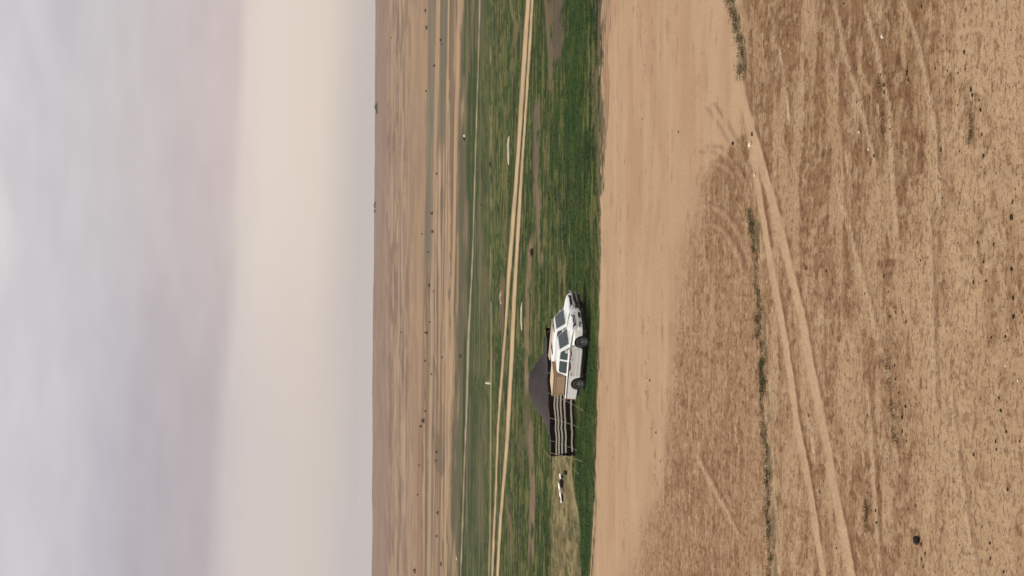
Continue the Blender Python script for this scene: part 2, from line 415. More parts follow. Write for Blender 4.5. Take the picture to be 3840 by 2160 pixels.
    c = lerp(c, C(218,190,150), np.exp(-((V-e-9)/5)**2)*gate*.7*sm(.45, .55, fbm(X/.7, Y/.5, 3, 49)))
    # --------- green flat
    ed = E(y, EDGE)+wob*14+(fbm(X/.7, Y/.45, 4, 65)-.5)*E(y, [(34,0),(34,500),(22,900),(16,1600),(12,2160)])
    wg = E(y, [(16,-200),(16,0),(12,300),(9,700),(7,1100),(5,1500),(4,2160),(4,2600)])
    green = 1-sm(-wg*.3, wg*.3+1.5, V-ed)
    g1 = C(58,84,34); g2 = C(74,92,40); g3 = C(97,92,64); ol = C(122,112,66)
    G = np.tile(g1, (len(X), 1))
    G = lerp(G, g2, sm(.44, .60, fbm(X/2.4, Y/1.6, 4, 50)))
    G = lerp(G, ol, sm(.52, .66, fbm(X/1.2, Y/.9, 4, 51))*.5)
    G = lerp(G, C(36,54,26), sm(.55, .66, fbm(X/1.0, Y/.9, 4, 52))*.6)
    vivid = np.exp(-((V-E(y, [(2165,0),(2150,400),(2150,600),(2175,900),(2212,1300),(2200,1700),(2190,2160)]))/38)**2)
    G = lerp(G, C(44,78,28), vivid*(.85-.5*sm(.5, .65, n_big))*(1-.55*sm(600, 800, y)*(1-sm(1100, 1300, y))))
    # band tones going away from the road
    b = sm(2105, 2080, V+wob*30)
    G = lerp(G, C(72,90,42), b*(.55+.5*(n_big-.5)))
    G = lerp(G, C(134,122,74), sm(.58, .70, n_l2)*(.65-.5*vivid)*sm(0, 20, 2235-V))
    G = lerp(G, C(112,92,72), sm(.60, .70, fbm(X/7, Y/1.2, 4, 95))*(.6-.5*vivid)*sm(2130, 2060, V))
    G = lerp(G, C(40,52,26), (1-sm(.33, .43, n_l2))*(.65-.4*vivid))
    # dry margin next to the road
    G = lerp(G, C(118,104,76), sm(-28, -6, V-ed)*(1-.5*sm(900, 1300, y))*(.5+.6*(n_mid-.3)))
    G = lerp(G, C(118,98,82), np.clip(sm(-38, -14, V-ed)*(1-sm(350, 650, y)), 0, 1)*sm(.40, .55, n_mid)*.9)
    G = lerp(G, C(124,120,66), sm(.63, .70, fbm(X/1.5, Y/.55, 3, 110))*(.7-.45*vivid))
    G = lerp(G, C(34,46,22), sm(.62, .70, fbm(X/1.3, Y/.6, 3, 111))*(.65-.4*vivid))
    # stony brown strips
    def strip(pts, wd, col, a, b, st=.9, th=.42):
        nonlocal G
        e = E(y, pts)+wob*wd*.9
        m = (1-sm(wd*.5, wd, np.abs(V-e)))*sm(a-30, a+30, y)*(1-sm(b-30, b+30, y))
        fk = .70+.6*fbm(X/.9, Y/.7, 4, int(a)+170)
        G = lerp(G, np.asarray(col)[None]*fk[:, None], m*st*sm(th-.16, th+.06, fbm(X/1.4, Y/3.5, 4, int(a)+70)))
    strip([(2090,0),(2085,200),(2070,300)], 26, C(104,88,76), -400, 220)
    strip([(2052,0),(2062,150),(2068,330)], 14, C(122,102,82), -400, 330)
    strip([(2022,300),(2014,450),(2010,700),(2004,900)], 14, C(118,100,82), 380, 900, .95, .36)
    strip([(2008,700),(2028,850),(2030,990)], 12, C(140,116,98), 640, 990, .8, .45)
    strip([(1992,900),(1978,1080),(1974,1250),(1978,1480)], 11, C(142,118,92), 900, 1480, .95, .34)
    strip([(1982,1540),(1992,1700),(2000,1850),(1992,2160)], 15, C(140,114,94), 1560, 2110, .95, .36)
    strip([(1905,1900),(1918,2000),(1914,2160)], 8, C(122,104,76), 1860, 2110, .8, .42)
    strip([(1882,1050),(1880,1200)], 9, C(120,98,76), 1040, 1240, .9, .35)
    strip([(1915,20),(1938,100),(1930,180)], 8, C(128,112,76), -50, 160, .8, .42)
    strip([(1890,0),(1896,500),(1890,1300)], 12, C(116,108,66), -200, 1400, .6, .5)
    strip([(1805,1600),(1790,1800),(1782,2000)], 14, C(110,98,78), 1500, 2050, .8, .42)
    strip([(1985,1500),(1962,1620)], 26, C(96,90,58), 1480, 1760, .7, .42)
    # trampled yellowish ground left of the tent
    tc0 = E(y, [(2105,1690),(2110,1800),(2118,1900),(2124,2160),(2125,2500)]); tw = E(y, [(30,1690),(40,1800),(52,1950),(60,2160),(60,2500)])
    m = (1-sm(tw*.75, tw*1.1, np.abs(V-tc0+wob*16)))*sm(1690, 1712, y)
    G = lerp(G, C(130,114,80), m*.95)
    G = lerp(G, C(160,144,100), m*sm(.50, .60, fbm(X/.55, Y/.9, 4, 77))*.9)
    G = lerp(G, C(78,80,44), m*sm(.52, .62, fbm(X/.6, Y/.9, 4, 78))*.8)
    e = E(y, [(2143,1695),(2141,1770),(2150,1850),(2164,1920),(2180,2060)])
    G = lerp(G, C(172,156,116), np.exp(-((V-e)/3.5)**2)*sm(1690, 1700, y)*(1-sm(1900, 2050, y))*.9)
    # far half of the flat: duller, with olive and brown streaks
    h = sm(1850, 1790, V+wob*30)
    G = lerp(G, C(72,86,48), h*.55)
    G = lerp(G, C(112,98,74), h*sm(.50, .62, n_f2)*.65)
    G = lerp(G, C(56,66,40), h*sm(.54, .64, fbm(X/22, Y/3, 4, 96))*.7)
    G = lerp(G, C(130,116,86), h*(1-sm(.34, .42, fbm(X/22, Y/3, 4, 97)))*.7)
    G = G*(1-green_tint(G)[:, None]*np.array([.13, .07, .32]))
    c = lerp(c, G, green)
    # mud flat to the right of the pale line / far brown country
    eb = E(y, [(1738,-200),(1735,0),(1728,300),(1715,560),(1712,800),(1702,1080),(1700,1300),(1690,1600),(1680,1850),(1672,2160),(1660,2500)])+wob*6
    dry = 1-sm(-3, 3, V-eb)
    eo = E(y, [(1738,-200),(1738,300),(1745,560),(1752,800),(1748,1000),(1740,1300),(1730,1600),(1722,2000),(1718,2160),(1700,2500)])+wob*8
    c = lerp(c, C(104,96,72), (1-sm(-4, 4, V-eo))*.85)
    c = lerp(c, C(136,116,90), (1-sm(-4, 4, V-eo))*sm(.48, .60, n_f2)*.85)
    c = lerp(c, C(168,142,110), (1-sm(-4, 4, V-eo))*sm(.60, .68, n_f2)*.8)
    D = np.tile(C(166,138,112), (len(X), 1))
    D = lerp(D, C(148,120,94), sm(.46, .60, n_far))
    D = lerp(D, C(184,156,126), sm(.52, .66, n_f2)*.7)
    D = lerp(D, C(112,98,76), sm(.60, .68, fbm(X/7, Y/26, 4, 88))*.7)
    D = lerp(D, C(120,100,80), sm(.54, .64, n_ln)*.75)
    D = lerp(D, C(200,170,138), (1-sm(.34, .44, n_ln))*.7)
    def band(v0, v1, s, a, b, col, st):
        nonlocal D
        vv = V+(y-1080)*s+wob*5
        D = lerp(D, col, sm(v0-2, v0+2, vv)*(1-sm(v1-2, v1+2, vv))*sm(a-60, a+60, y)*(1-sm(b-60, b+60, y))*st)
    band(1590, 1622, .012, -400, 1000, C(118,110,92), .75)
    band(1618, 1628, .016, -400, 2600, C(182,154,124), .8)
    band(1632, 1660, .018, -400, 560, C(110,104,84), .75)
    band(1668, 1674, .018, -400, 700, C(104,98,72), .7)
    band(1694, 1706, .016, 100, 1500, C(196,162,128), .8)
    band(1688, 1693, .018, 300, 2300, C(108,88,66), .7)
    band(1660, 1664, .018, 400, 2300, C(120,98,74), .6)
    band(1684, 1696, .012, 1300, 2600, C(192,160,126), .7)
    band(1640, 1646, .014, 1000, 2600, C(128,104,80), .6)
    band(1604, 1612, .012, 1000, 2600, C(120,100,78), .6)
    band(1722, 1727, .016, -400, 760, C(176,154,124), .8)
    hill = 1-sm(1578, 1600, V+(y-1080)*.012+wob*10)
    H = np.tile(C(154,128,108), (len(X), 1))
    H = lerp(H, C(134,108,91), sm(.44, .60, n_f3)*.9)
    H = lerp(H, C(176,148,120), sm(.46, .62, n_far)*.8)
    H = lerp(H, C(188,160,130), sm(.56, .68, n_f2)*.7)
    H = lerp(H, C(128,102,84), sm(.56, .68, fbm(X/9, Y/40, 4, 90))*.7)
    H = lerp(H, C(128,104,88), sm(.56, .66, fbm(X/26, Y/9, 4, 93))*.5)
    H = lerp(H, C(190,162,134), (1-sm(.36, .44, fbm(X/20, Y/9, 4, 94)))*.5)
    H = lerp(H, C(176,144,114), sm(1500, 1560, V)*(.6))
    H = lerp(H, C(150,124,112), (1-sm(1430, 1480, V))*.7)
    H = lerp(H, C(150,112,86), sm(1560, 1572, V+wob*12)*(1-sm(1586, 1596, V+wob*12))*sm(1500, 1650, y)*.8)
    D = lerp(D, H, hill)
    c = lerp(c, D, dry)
    # dirt tracks across the flat
    def line(pts, wd, col, a=-9e3, b=9e3, st=1.0, w2=.5, th=None, dk=0):
        nonlocal c
        e = E(y, pts)+wob*w2*2
        wv = wd if not isinstance(wd, list) else E(y, wd)
        wv = wv*(.75+.5*fbm(X/3, Y/7, 4, 98))
        m = (1-sm(wv*.6, wv*1.35, np.abs(V-e)))*(.82+.18*sm(.4, .55, fbm(X/1.5, Y/3, 3, 99)))*sm(a-8, a+8, y)*(1-sm(b-8, b+8, y))*st
        if dk: c = lerp(c, C(48,46,28), (np.exp(-((np.abs(V-e)-wv-2.2)/2.0)**2))*sm(a-8, a+8, y)*(1-sm(b-8, b+8, y))*dk)
        if th is not None: m = m*sm(th-.06, th+.06, fbm(X/2.5, Y/6, 3, int(pts[0][0])))
        c = lerp(c, col, m)
    T = C(222,190,150)
    line([(1990,-200),(1981,0),(1962,280),(1944,560),(1926,800),(1911,1000),(1903,1120),(1886,1350),(1868,1600),(1857,1900),(1846,2160),(1834,2500)],
         [(8,0),(7,600),(6.5,1000),(4,1150),(3.5,2160)], T, st=.95, w2=2, dk=.6)
    line([(2004,-200),(1996,0),(1980,280),(1962,560),(1947,800),(1935,1000),(1929,1120),(1918,1350),(1905,1600),(1891,1780),(1877,1950),(1866,2160),(1850,2500)],
         [(4.5,0),(4,600),(6.5,900),(7.5,1200),(6.5,1500),(5,1800),(4.5,2160)], T, st=.98, w2=2, dk=.6)
    line([(1806,-200),(1800,0),(1792,300),(1786,500),(1781,650),(1777,800),(1772,960),(1766,1080),(1756,1300),(1752,1450),(1747,1600),(1739,1800),(1733,2000),(1727,2160),(1715,2500)],
         [(2,0),(2,900),(2.4,1100),(4.5,1330),(4,1450),(2.2,1550),(1.8,2160)], C(186,172,136), st=.95, w2=1.5, dk=.5)
    line([(1838,0),(1842,500),(1842,1000),(1841,1500),(1839,1900),(1833,2160),(1825,2500)], 2.4, C(178,160,120), 1130, 9e3, .85, 1)
    line([(1838,0),(1842,500),(1842,1000),(1841,1500)], 2.0, C(160,146,104), -9e3, 1130, .8, 2, .5)
    line([(1683,700),(1690,1100),(1688,1300),(1683,1700),(1672,2160)], 3, C(196,164,130), 300, 9e3, .7, 2, .42)
    line([(2232,1860),(2226,1960),(2214,2160),(2200,2400)], 2.2, C(198,172,138), 1880, 9e3, .9, 1)
    line([(2238,1860),(2233,1960),(2221,2160),(2207,2400)], 1.6, C(120,100,74), 1900, 9e3, .8, 1)
    # strips of pale ruts at the road edge, upper part of the picture
    for k in range(4):
        line([(2262+k*8,-200),(2264+k*8,0),(2262+k*7,300),(2262+k*4,700)], 1.7, C(112,92,74), -9e3, 700-k*70, .8, 3, .40)
    return c, V, y, n_mid
def rows():
    ys = list(np.linspace(6, 28, 10))
    v = F*CH/29.0
    while F*CH/v < Y1: ys.append(F*CH/v); v -= 3.6 if v > 1000 else 2.8
    ys += list(np.linspace(Y1, 420, 110))+list(np.linspace(422, 1030, 190))+list(np.linspace(1040, 1400, 20))+[1600, 2000, 2600, 3400, 4300]
    return np.array(ys)
YR = rows()
TC = np.concatenate([np.linspace(-.9, -.24, 34), np.linspace(-.235, -.172, 26), np.linspace(-.17, .17, 560), np.linspace(.172, .235, 26), np.linspace(.24, .9, 34)])
TT, YY = np.meshgrid(TC, YR)
X = (TT*np.maximum(YY, 30)).ravel(); Y = YY.ravel()
Z0 = terrain(X, Y)
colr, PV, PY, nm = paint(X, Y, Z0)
def rut_mask(V, y):
    m = np.zeros(len(V))
    for rut, wd in ((RUT_A, 11), (RUT_B, 15)):
        m = np.maximum(m, (1-sm(wd*.7, wd*1.3, np.abs(V-E(y, rut))))*sm(0, 260, y-rut[0][1]))
    return m
def relief(X, Y, V, y):
    nearw = sm(90, 45, Y)
    inf = sm(-14, 22, V-E(y, FIELD))
    z = ((fbm(X/.5, Y/.5, 3, 101)-.5)*.05+(fbm(X/.16, Y/.2, 2, 103)-.5)*.035)*(.25+.75*inf)*sm(120, 60, Y)
    z = z+(fbm(X/1.5, Y/1.5, 3, 102)-.5)*.05*sm(130, 95, Y)*0
    for rut, wd in ((RUT_A, 11), (RUT_B, 15)):
        e = E(y, rut); z = z-.03*np.exp(-((V-e)/(wd))**2)*sm(0, 260, y-rut[0][1])*inf
    z = z+.03*(fbm(X/1.1, Y/1.8, 3, 104)-.42)*sm(105, 112, Y)*(1-sm(200, 240, Y))
    return z
Z = Z0+relief(X, Y, PV, PY)
nr, nc = len(YR), len(TC)
idx = np.arange(nr*nc).reshape(nr, nc)
FQ = np.stack([idx[:-1, :-1], idx[:-1, 1:], idx[1:, 1:], idx[1:, :-1]], -1).reshape(-1, 4)
ground = link('ground', np_mesh('ground', np.stack([X, Y, Z], 1), FQ, 4, colr, True, sm(-60, 60, PV-E(PY, FIELD)+(fbm(X/5, Y/5, 4, 31)-.5)*-120)*(.55+.45*(1-rut_mask(PV, PY)))*(1-.85*rut_mask(PV, PY))), M_ground)
tag(ground, kind='structure')
def gz(x, y):
    x = np.atleast_1d(np.asarray(x, float)); y = np.atleast_1d(np.asarray(y, float)); z = terrain(x, y)
    V, yy = project(x, y, z); return z+relief(x, y, V, yy)

# the air: pale haze round everything
hz = MB().box(-4200, 4200, -30, 4500, -320, 40).build('haze', None); tag(hz, kind='stuff')
mh = bpy.data.materials.new('haze_air'); mh.use_nodes = True; nh = NT(mh.node_tree); nh.n.clear()
pv = nh.node('ShaderNodeVolumePrincipled'); pv.inputs['Color'].default_value = (.96, .90, .88, 1); pv.inputs['Density'].default_value = .00013; pv.inputs['Anisotropy'].default_value = .2
ho = nh.node('ShaderNodeOutputMaterial'); nh.l.new(pv.outputs[0], ho.inputs['Volume']); hz.data.materials.append(mh)

# ------------------------------------------------------------------ ground cover (uncountable)
def blades(px, py, pz, n, h, wdt, col, spread, name, lean=.6):
    N = len(px); h = np.broadcast_to(h, N); spread = np.broadcast_to(spread, N); wdt = np.broadcast_to(wdt, N)
    rep = lambda a: np.repeat(a, n)
    a = RNG.uniform(0, 2*np.pi, N*n); rr = RNG.uniform(0, 1, N*n)**.6*rep(spread)
    bx = rep(px)+np.cos(a)*rr; by = rep(py)+np.sin(a)*rr; bz = rep(pz)-.01
    b = RNG.uniform(0, 2*np.pi, N*n); hh = rep(h)*RNG.uniform(.5, 1.15, N*n); ww = rep(wdt)*RNG.uniform(.6, 1.3, N*n)
    la = RNG.uniform(0, 2*np.pi, N*n); ll = hh*RNG.uniform(.1, lean, N*n)
    P0 = np.stack([bx-np.cos(b)*ww, by-np.sin(b)*ww, bz], 1); P1 = np.stack([bx+np.cos(b)*ww, by+np.sin(b)*ww, bz], 1)
    P2 = np.stack([bx+np.cos(la)*ll, by+np.sin(la)*ll, bz+hh], 1)
    Vv = np.stack([P0, P1, P2], 1).reshape(-1, 3); Fc = np.arange(len(Vv)).reshape(-1, 3)
    cc = np.repeat(np.repeat(col, n, 0)*RNG.uniform(.75, 1.25, (N*n, 1)), 3, 0)
    return link(name, np_mesh(name, Vv, Fc, 3, cc), M_plant)
def scatter(N, V0, V1, ya=-150, yb=2310):
    """random points on the flat, evenly over the picture strip so that near ones are not starved"""
    v = RNG.uniform(V0-1395, V1-1395, N); Yq = F*CH/v; t = (1080-RNG.uniform(ya, yb, N))/F
    Xq = t*Yq; z = terrain(Xq, Yq); return Xq, Yq, z
gx, gy, gzv = scatter(60000, 1850, 2262)
gc, gV, gY, _ = paint(gx, gy, gzv)
isg = (gc[:, 1] > gc[:, 0]*1.02) & (gV < E(gY, EDGE)+4)
gx, gy, gc = gx[isg], gy[isg], gc[isg]
grass = blades(gx, gy, gz(gx, gy), 5, RNG.uniform(.025, .085, len(gx)), .020, gc*np.array([1.08, 1.12, .95]), .16, 'grass')
tag(grass, 'short green grass covering the flat around the tent', 'grass', kind='stuff')
sx_, sy_, sz_ = scatter(90000, 2400, 3990)
sc_, sV, sY, smid = paint(sx_, sy_, sz_)
lum = sc_.sum(1); k = (lum < C(178,142,110).sum()) | (RNG.uniform(0, 1, len(lum)) < .06)
sx_, sy_, sc_ = sx_[k], sy_[k], sc_[k]
stub = blades(sx_, sy_, gz(sx_, sy_), 3, RNG.uniform(.008, .030, len(sx_)), .008, sc_*1.0, .07, 'dry_stubble', 1.5)
tag(stub, 'short brown dry stubble and straw litter on the sandy field', 'stubble', kind='stuff')
# soil clods: small irregular tetra/octa lumps
cxx, cyy_, _ = scatter(7000, 2420, 3990)
cc_, cV, cY, _ = paint(cxx, cyy_, terrain(cxx, cyy_))
kk = (cV > E(cY, FIELD)) & (RNG.uniform(0, 1, len(cV)) < .8); cxx, cyy_, cc_ = cxx[kk], cyy_[kk], cc_[kk]
N = len(cxx); sz = .009+.020*RNG.uniform(0, 1, N)**4
o8 = np.array([[1,0,0],[0,1,0],[-1,0,0],[0,-1,0],[0,0,.35],[0,0,-.6]], float)
P = o8[None]*sz[:, None, None]*RNG.uniform(.6, 1.4, (N, 6, 3)); P += np.stack([cxx, cyy_, gz(cxx, cyy_)+sz*.3], 1)[:, None]
f8 = np.array([[0,1,4],[1,2,4],[2,3,4],[3,0,4],[1,0,5],[2,1,5],[3,2,5],[0,3,5]])
Fc = (f8[None]+np.arange(N)[:, None, None]*6).reshape(-1, 3)
clods = link('clods', np_mesh('clods', P.reshape(-1, 3), Fc, 3, np.repeat(cc_*RNG.uniform(.6, 1.1, (N, 1)), 6, 0)), M_plant)
tag(clods, 'small soil clods and pebbles strewn over the brown field', 'clods', kind='stuff')
# low weeds in the wheel line
def weed_line(pts, a, b, n, wd, name, hmax, seed):
    yv = RNG.uniform(a, b, n); V = E(yv, pts)+RNG.normal(0, wd, n)
    dens = fbm(yv/34, yv*0, 4, seed); keep = RNG.uniform(0, 1, n) < .28+.72*sm(.36, .62, dens)
    V = V+(fbm(yv/60, yv*0, 3, seed+9)-.5)*26; yv, V = yv[keep], V[keep]
    Yq = F*CH/(V-1395); Xq = (1080-yv)/F*Yq
    return Xq, Yq
wl = [weed_line(RUT_W, -60, 290, 2800, 11, '', .1, 3), weed_line(RUT_W, 775, 1500, 3600, 6.5, '', .1, 4), weed_line(RUT_W, 1350, 2260, 3600, 7, '', .1, 5),
      weed_line([(3355,1300),(3372,1470),(3385,1560),(3400,1680)], 1300, 1680, 320, 7, '', .1, 6), weed_line([(3318,260),(3336,500)], 270, 500, 130, 4, '', .1, 7),
      weed_line([(2436,1200),(2440,1480),(2460,1620),(2478,1800),(2480,1950)], 1180, 1950, 480, 4, '', .1, 8), weed_line([(2408,0),(2410,460)], 0, 460, 90, 3, '', .1, 9),
      weed_line([(3672,360),(3684,520)], 360, 520, 160, 4, '', .1, 10), weed_line([(3280,1880),(3290,1990)], 1880, 1990, 160, 5, '', .1, 12),
      weed_line([(2560,1180),(2556,1400),(2540,1600)], 1150, 1650, 300, 5, '', .1, 13)]
wx = np.concatenate([a for a, b in wl]); wy = np.concatenate([b for a, b in wl])
wc = np.tile(C(92,92,56), (len(wx), 1)); mixn = RNG.uniform(0, 1, len(wx)); wc[mixn > .6] = C(140,126,84); wc[mixn < .25] = C(50,54,30)
wd_ = blades(wx, wy, gz(wx, wy), 5, RNG.uniform(.015, .06, len(wx)), .010, wc*.78, .09, 'weeds', 1.5)
tag(wd_, 'low grey green weeds growing in broken lines along the wheel ruts', 'weeds', kind='stuff')

# ------------------------------------------------------------------ single weed clumps (countable)
def clump_mesh(name, rw, rh, n, leaf, cols, seed, flat=1.0):
    rg = np.random.default_rng(seed)
    d = rg.normal(0, 1, (n, 3)); d /= np.linalg.norm(d, axis=1)[:, None]
    lob = rg.normal(0, 1, (6, 3)); lob[:, 2] = np.abs(lob[:, 2]); lob /= np.linalg.norm(lob, axis=1)[:, None]
    bulge = .62+.38*np.max(d@lob.T, 1)
    c = d*(rg.uniform(.25, 1, n)**.5)[:, None]*bulge[:, None]*np.array([rw, rw, rh])
    c[:, 2] = np.abs(c[:, 2])*flat+rh*.05
    a = rg.normal(0, 1, (n, 3)); a /= np.linalg.norm(a, axis=1)[:, None]; b = np.cross(a, rg.normal(0, 1, (n, 3))); b /= np.linalg.norm(b, axis=1)[:, None]
    s = leaf*rg.uniform(.6, 1.4, n)[:, None]
    Vv = np.stack([c-a*s, c+b*s*.5, c+a*s, c-b*s*.5], 1).reshape(-1, 3); Vv[:, 2] = np.maximum(Vv[:, 2], -.01)
    col = np.array(cols)[rg.integers(0, len(cols), n)]*rg.uniform(.7, 1.3, (n, 1))
    return np_mesh(name, Vv, np.arange(n*4).reshape(-1, 4), 4, np.repeat(col, 4, 0))
WCOL = [C(62,66,36), C(84,84,50), C(44,46,26)]
wm = [clump_mesh('weed_clump', .075, .075, 90, .020, WCOL, 200+i) for i in range(5)]
for m in wm: m.materials.append(M_plant)
SPOTS = [(3460,25,20),(3400,270,26),(3405,300,20),(3317,318,24),(3318,344,20),(3335,440,14),(3337,485,18),(3304,280,14),(3319,274,12),(3645,337,22),(3648,357,22),(3669,376,16),(3680,412,20),(3682,503,18),(3691,585,24),(3618,197,20),(3508,258,14),(3592,274,16),(3621,258,14),(3527,560,24),(3598,567,16),(3526,672,14),(3532,742,16),(3798,757,20),(3794,815,30),(3810,710,14),(3215,382,14),(3280,584,18),(3148,681,9),(3164,13,14),(3158,80,14),(3592,395,14),(3550,264,16),(3737,650,16),(2700,770,10),(2410,446,9),(2630,202,7),
(3024,1008,16),(3100,1015,16),(3317,1034,20),(3333,1094,12),(3390,1171,14),(3399,1206,16),(3340,1187,12),(3147,1276,14),(3181,1352,14),(3355,1371,14),(3359,1422,16),(3371,1473,18),(3400,1524,22),(3715,1266,16),(3772,1263,20),(3807,1187,26),(3801,1117,24),(3699,1053,18),(3693,983,16),(3669,910,18),(3725,916,16),(3795,1008,22),(3651,1059,22),(3244,1101,14),(3555,1167,10),(3454,976,14),(3747,1492,20),
(3034,1558,18),(3078,1845,16),(3250,1558,18),(3384,1565,22),(3387,1616,18),(3400,1654,14),(3734,1654,20),(3739,1686,16),(3651,1705,18),(3753,1539,26),(3775,1619,18),(3782,1835,20),(3282,1915,16),(3288,1959,18),(3712,2036,22),(3715,2093,18),(3826,1654,18),(3454,2099,16),(3462,2125,16),(3766,2144,20),(3139,2055,14),(2461,1622,14),(2438,1425,16),(2477,1730,10),(3254,1848,12),(3435,1896,16),(3468,2075,14)]
def ordinal(k): return ['first', 'second', 'third', 'fourth', 'fifth', 'sixth', 'seventh', 'eighth', 'ninth', 'tenth', 'eleventh', 'twelfth'][k]
def ranked(items, key, fmt):
    out = {}; groups = {}
    for i, it in enumerate(items): groups.setdefault(key(it), []).append(i)
    for g, ii in groups.items():
        ii.sort(key=lambda i: items[i][1])
        for k, i in enumerate(ii): out[i] = fmt(items[i], g, k, len(ii))
    return out
def wband(it):
    V, y = it[0], it[1]
    a = ('on the smooth sandy road' if V < 2560 else 'near the weedy line' if V < 3060 else 'far in the brown field' if V < 3290 else 'in the middle of the field' if V < 3440
         else 'on the pale near sand' if V < 3620 else 'on the nearer sand' if V < 3720 else 'on the nearest sand')
    return a, ('upper third' if y < 720 else 'middle third' if y < 1440 else 'lower third')
WL = ranked(SPOTS, wband, lambda it, g, k, n: f"dark weed clump {g[0]}, picture's {g[1]}" + (f", {ordinal(k)} from top" if n > 1 else ''))
for i, (V, y, s) in enumerate(SPOTS):
    p = pix(V, y); o = bpy.data.objects.new('weed_clump', wm[i % 5]); COL.objects.link(o)
    ppm = F/p.y; k = (s/ppm)/.15*.8
    o.location = (p.x, p.y, float(gz(p.x, p.y)[0])); o.scale = (k*random.uniform(1.1, 1.8), k*random.uniform(.7, 1.1), k*random.uniform(.5, .8)); o.rotation_euler.z = random.uniform(0, 6)
    tag(o, WL[i], 'weed', 'weed clumps scattered over the sandy field')

# ------------------------------------------------------------------ shrubs on the far plain and on the skyline
BCOL = [C(92,74,58), C(74,60,46), C(108,90,68)]; GCOL = [C(92,84,70), C(70,66,54), C(112,100,84)]
bm_ = [clump_mesh('shrub', .5, .62, 150, .085, BCOL if i < 3 else GCOL, 300+i) for i in range(6)]
for m in bm_: m.materials.append(M_plant)
SHR = [(1600,341,9,12),(1632,246,12,15),(1656,150,11,16),(1658,165,8,10),(1602,104,10,24),(1598,40,10,20),(1623,800,14,18),(1626,868,14,20),(1585,877,9,9),(1609,945,9,10),(1613,1070,12,18),(1628,1092,7,10),(1614,1207,10,12),(1604,1247,16,16),(1597,1353,10,13),(1620,1403,9,11),(1729,1335,11,26),(1598,1542,10,15),(1592,1578,18,30),(1582,1598,12,18),(1640,1695,10,17),(1637,1727,9,12),(1569,1855,9,12),(1644,1922,12,20),(1574,1745,9,11),(1640,2010,9,14),(1656,2115,9,24),(1415,400,14,46),(1416,420,8,24),(1408,770,9,26),(1408,792,9,20),(1410,760,6,12),(1840,618,10,28),(1805,767,8,10),(1470,142,6,10),(1640,652,9,12),(1506,1246,7,12),(1660,1340,8,14),(1559,2140,12,30),(1785,1420,8,10)]
def sband(it):
    V, y = it[0], it[1]
    a = ('on the skyline' if V < 1420 else 'on the hazy slope' if V < 1602 else 'on the tan plain' if V < 1665 else 'on the green flat')
    return a, ('upper third' if y < 720 else 'middle third' if y < 1440 else 'lower third')
SLB = ranked(SHR, sband, lambda it, g, k, n: f"{'broad' if it[3] > 1.8*it[2] else 'small' if it[2] < 10 else 'round'} dark shrub {g[0]}, picture's {g[1]}" + (f", {ordinal(k)} from top" if n > 1 else ''))
for i, (V, y, h, wpx) in enumerate(SHR):
    p = pix(V, y); ppm = F/p.y
    o = bpy.data.objects.new('shrub', bm_[i % 6]); COL.objects.link(o)
    o.location = (p.x, p.y, float(gz(p.x, p.y)[0])-.03); o.scale = (.85*wpx/ppm, .85*wpx/ppm, .88*h/ppm/.62); o.rotation_euler.z = random.uniform(0, 6)
    lab = SLB[i]
    tag(o, lab, 'shrub', 'dark shrubs dotted over the far plain')

# ------------------------------------------------------------------ stones and small things on the ground
def stone(V, y, wpx, hpx, mat, label, cat='stone', name='stone', seed=1, tilt=0, dpx=None):
    p = pix(V, y); ppm = F/p.y; rw = wpx/ppm/2; rh = hpx/ppm/2
    vs, fs = lump(rw, rw*.8, rh, seed, .35)
    m = MB().add(vs, fs); o = m.build(name, mat, smooth=False)
    o.location = (p.x, p.y, float(gz(p.x, p.y)[0])+rh*.75); o.rotation_euler = (0, tilt, 0)
    return tag(o, label, cat)
stone(2814, 541, 22, 12, M_stone, 'bright white stone beside the wheel line, largest white one', seed=1, tilt=.4)
stone(2830, 657, 12, 6, M_stone, 'flat pale stone lying right in the wheel line', seed=2)
stone(3312, 137, 17, 13, M_stone, 'rounded pale stone near the top edge of the picture, in the brown field', seed=3)
stone(3226, 495, 10, 9, M_stone, 'small white stone in the brown field, the farther of a close pair', seed=4)
stone(3260, 560, 11, 9, M_stone, 'small white stone in the brown field, the nearer of a close pair', seed=5)
stone(3772, 1372, 9, 9, M_stone, 'small white pebble amid dark weeds on the nearest sand', seed=6)
stone(3818, 1428, 11, 7, M_stone, 'flat white pebble on the sand nearest to the viewer', seed=7)
stone(3445, 2026, 33, 28, M_dstone, 'round black stone in the near foreground, largest dark lump on the sand', seed=8)
stone(3456, 2042, 18, 16, simple('rust_brown', C(150,100,80)), 'brown stone touching the round black stone', seed=18)
stone(2546, 495, 7, 6, M_dstone, 'tiny black pebble alone on the smooth sandy road', seed=9)
stone(2751, 538, 16, 9, M_dstone, 'black curved lump on the sand where the wheel marks bend', seed=10)
stone(2818, 504, 18, 7, M_dstone, 'thin black lump just above the bright white stone in the picture', seed=11)
stone(2194, 698, 10, 7, M_black, 'small black lump alone in the green grass beyond the pickup noses', seed=12)
stone(1746, 508, 11, 10, M_stone, 'pale stone block standing on the far side of the green flat', seed=13, tilt=.6)
stone(1744, 523, 14, 10, simple('dark_heap', (.05, .03, .025)), 'dark brown heap touching the pale stone block', 'heap', 'earth_heap', seed=14)
stone(1714, 2095, 15, 5, M_stone, 'white stone on the far plain near the bottom edge of the picture', seed=15)
# short white post by the pale path
p = pix(1839, 1437); ppm = F/p.y; hh = 20/ppm
o = MB().lathe_z([(0, 0), (.105, 0), (.11, .02), (.115, hh*.5), (.10, hh*.8), (.06, hh*.97), (0, hh)], 12).build('marker_post', M_white)
o.location = (p.x, p.y, float(gz(p.x, p.y)[0])-.02); o.rotation_euler = (0, .06, 0)
tag(o, 'short white marker post standing beside the pale path behind the tent', 'post')
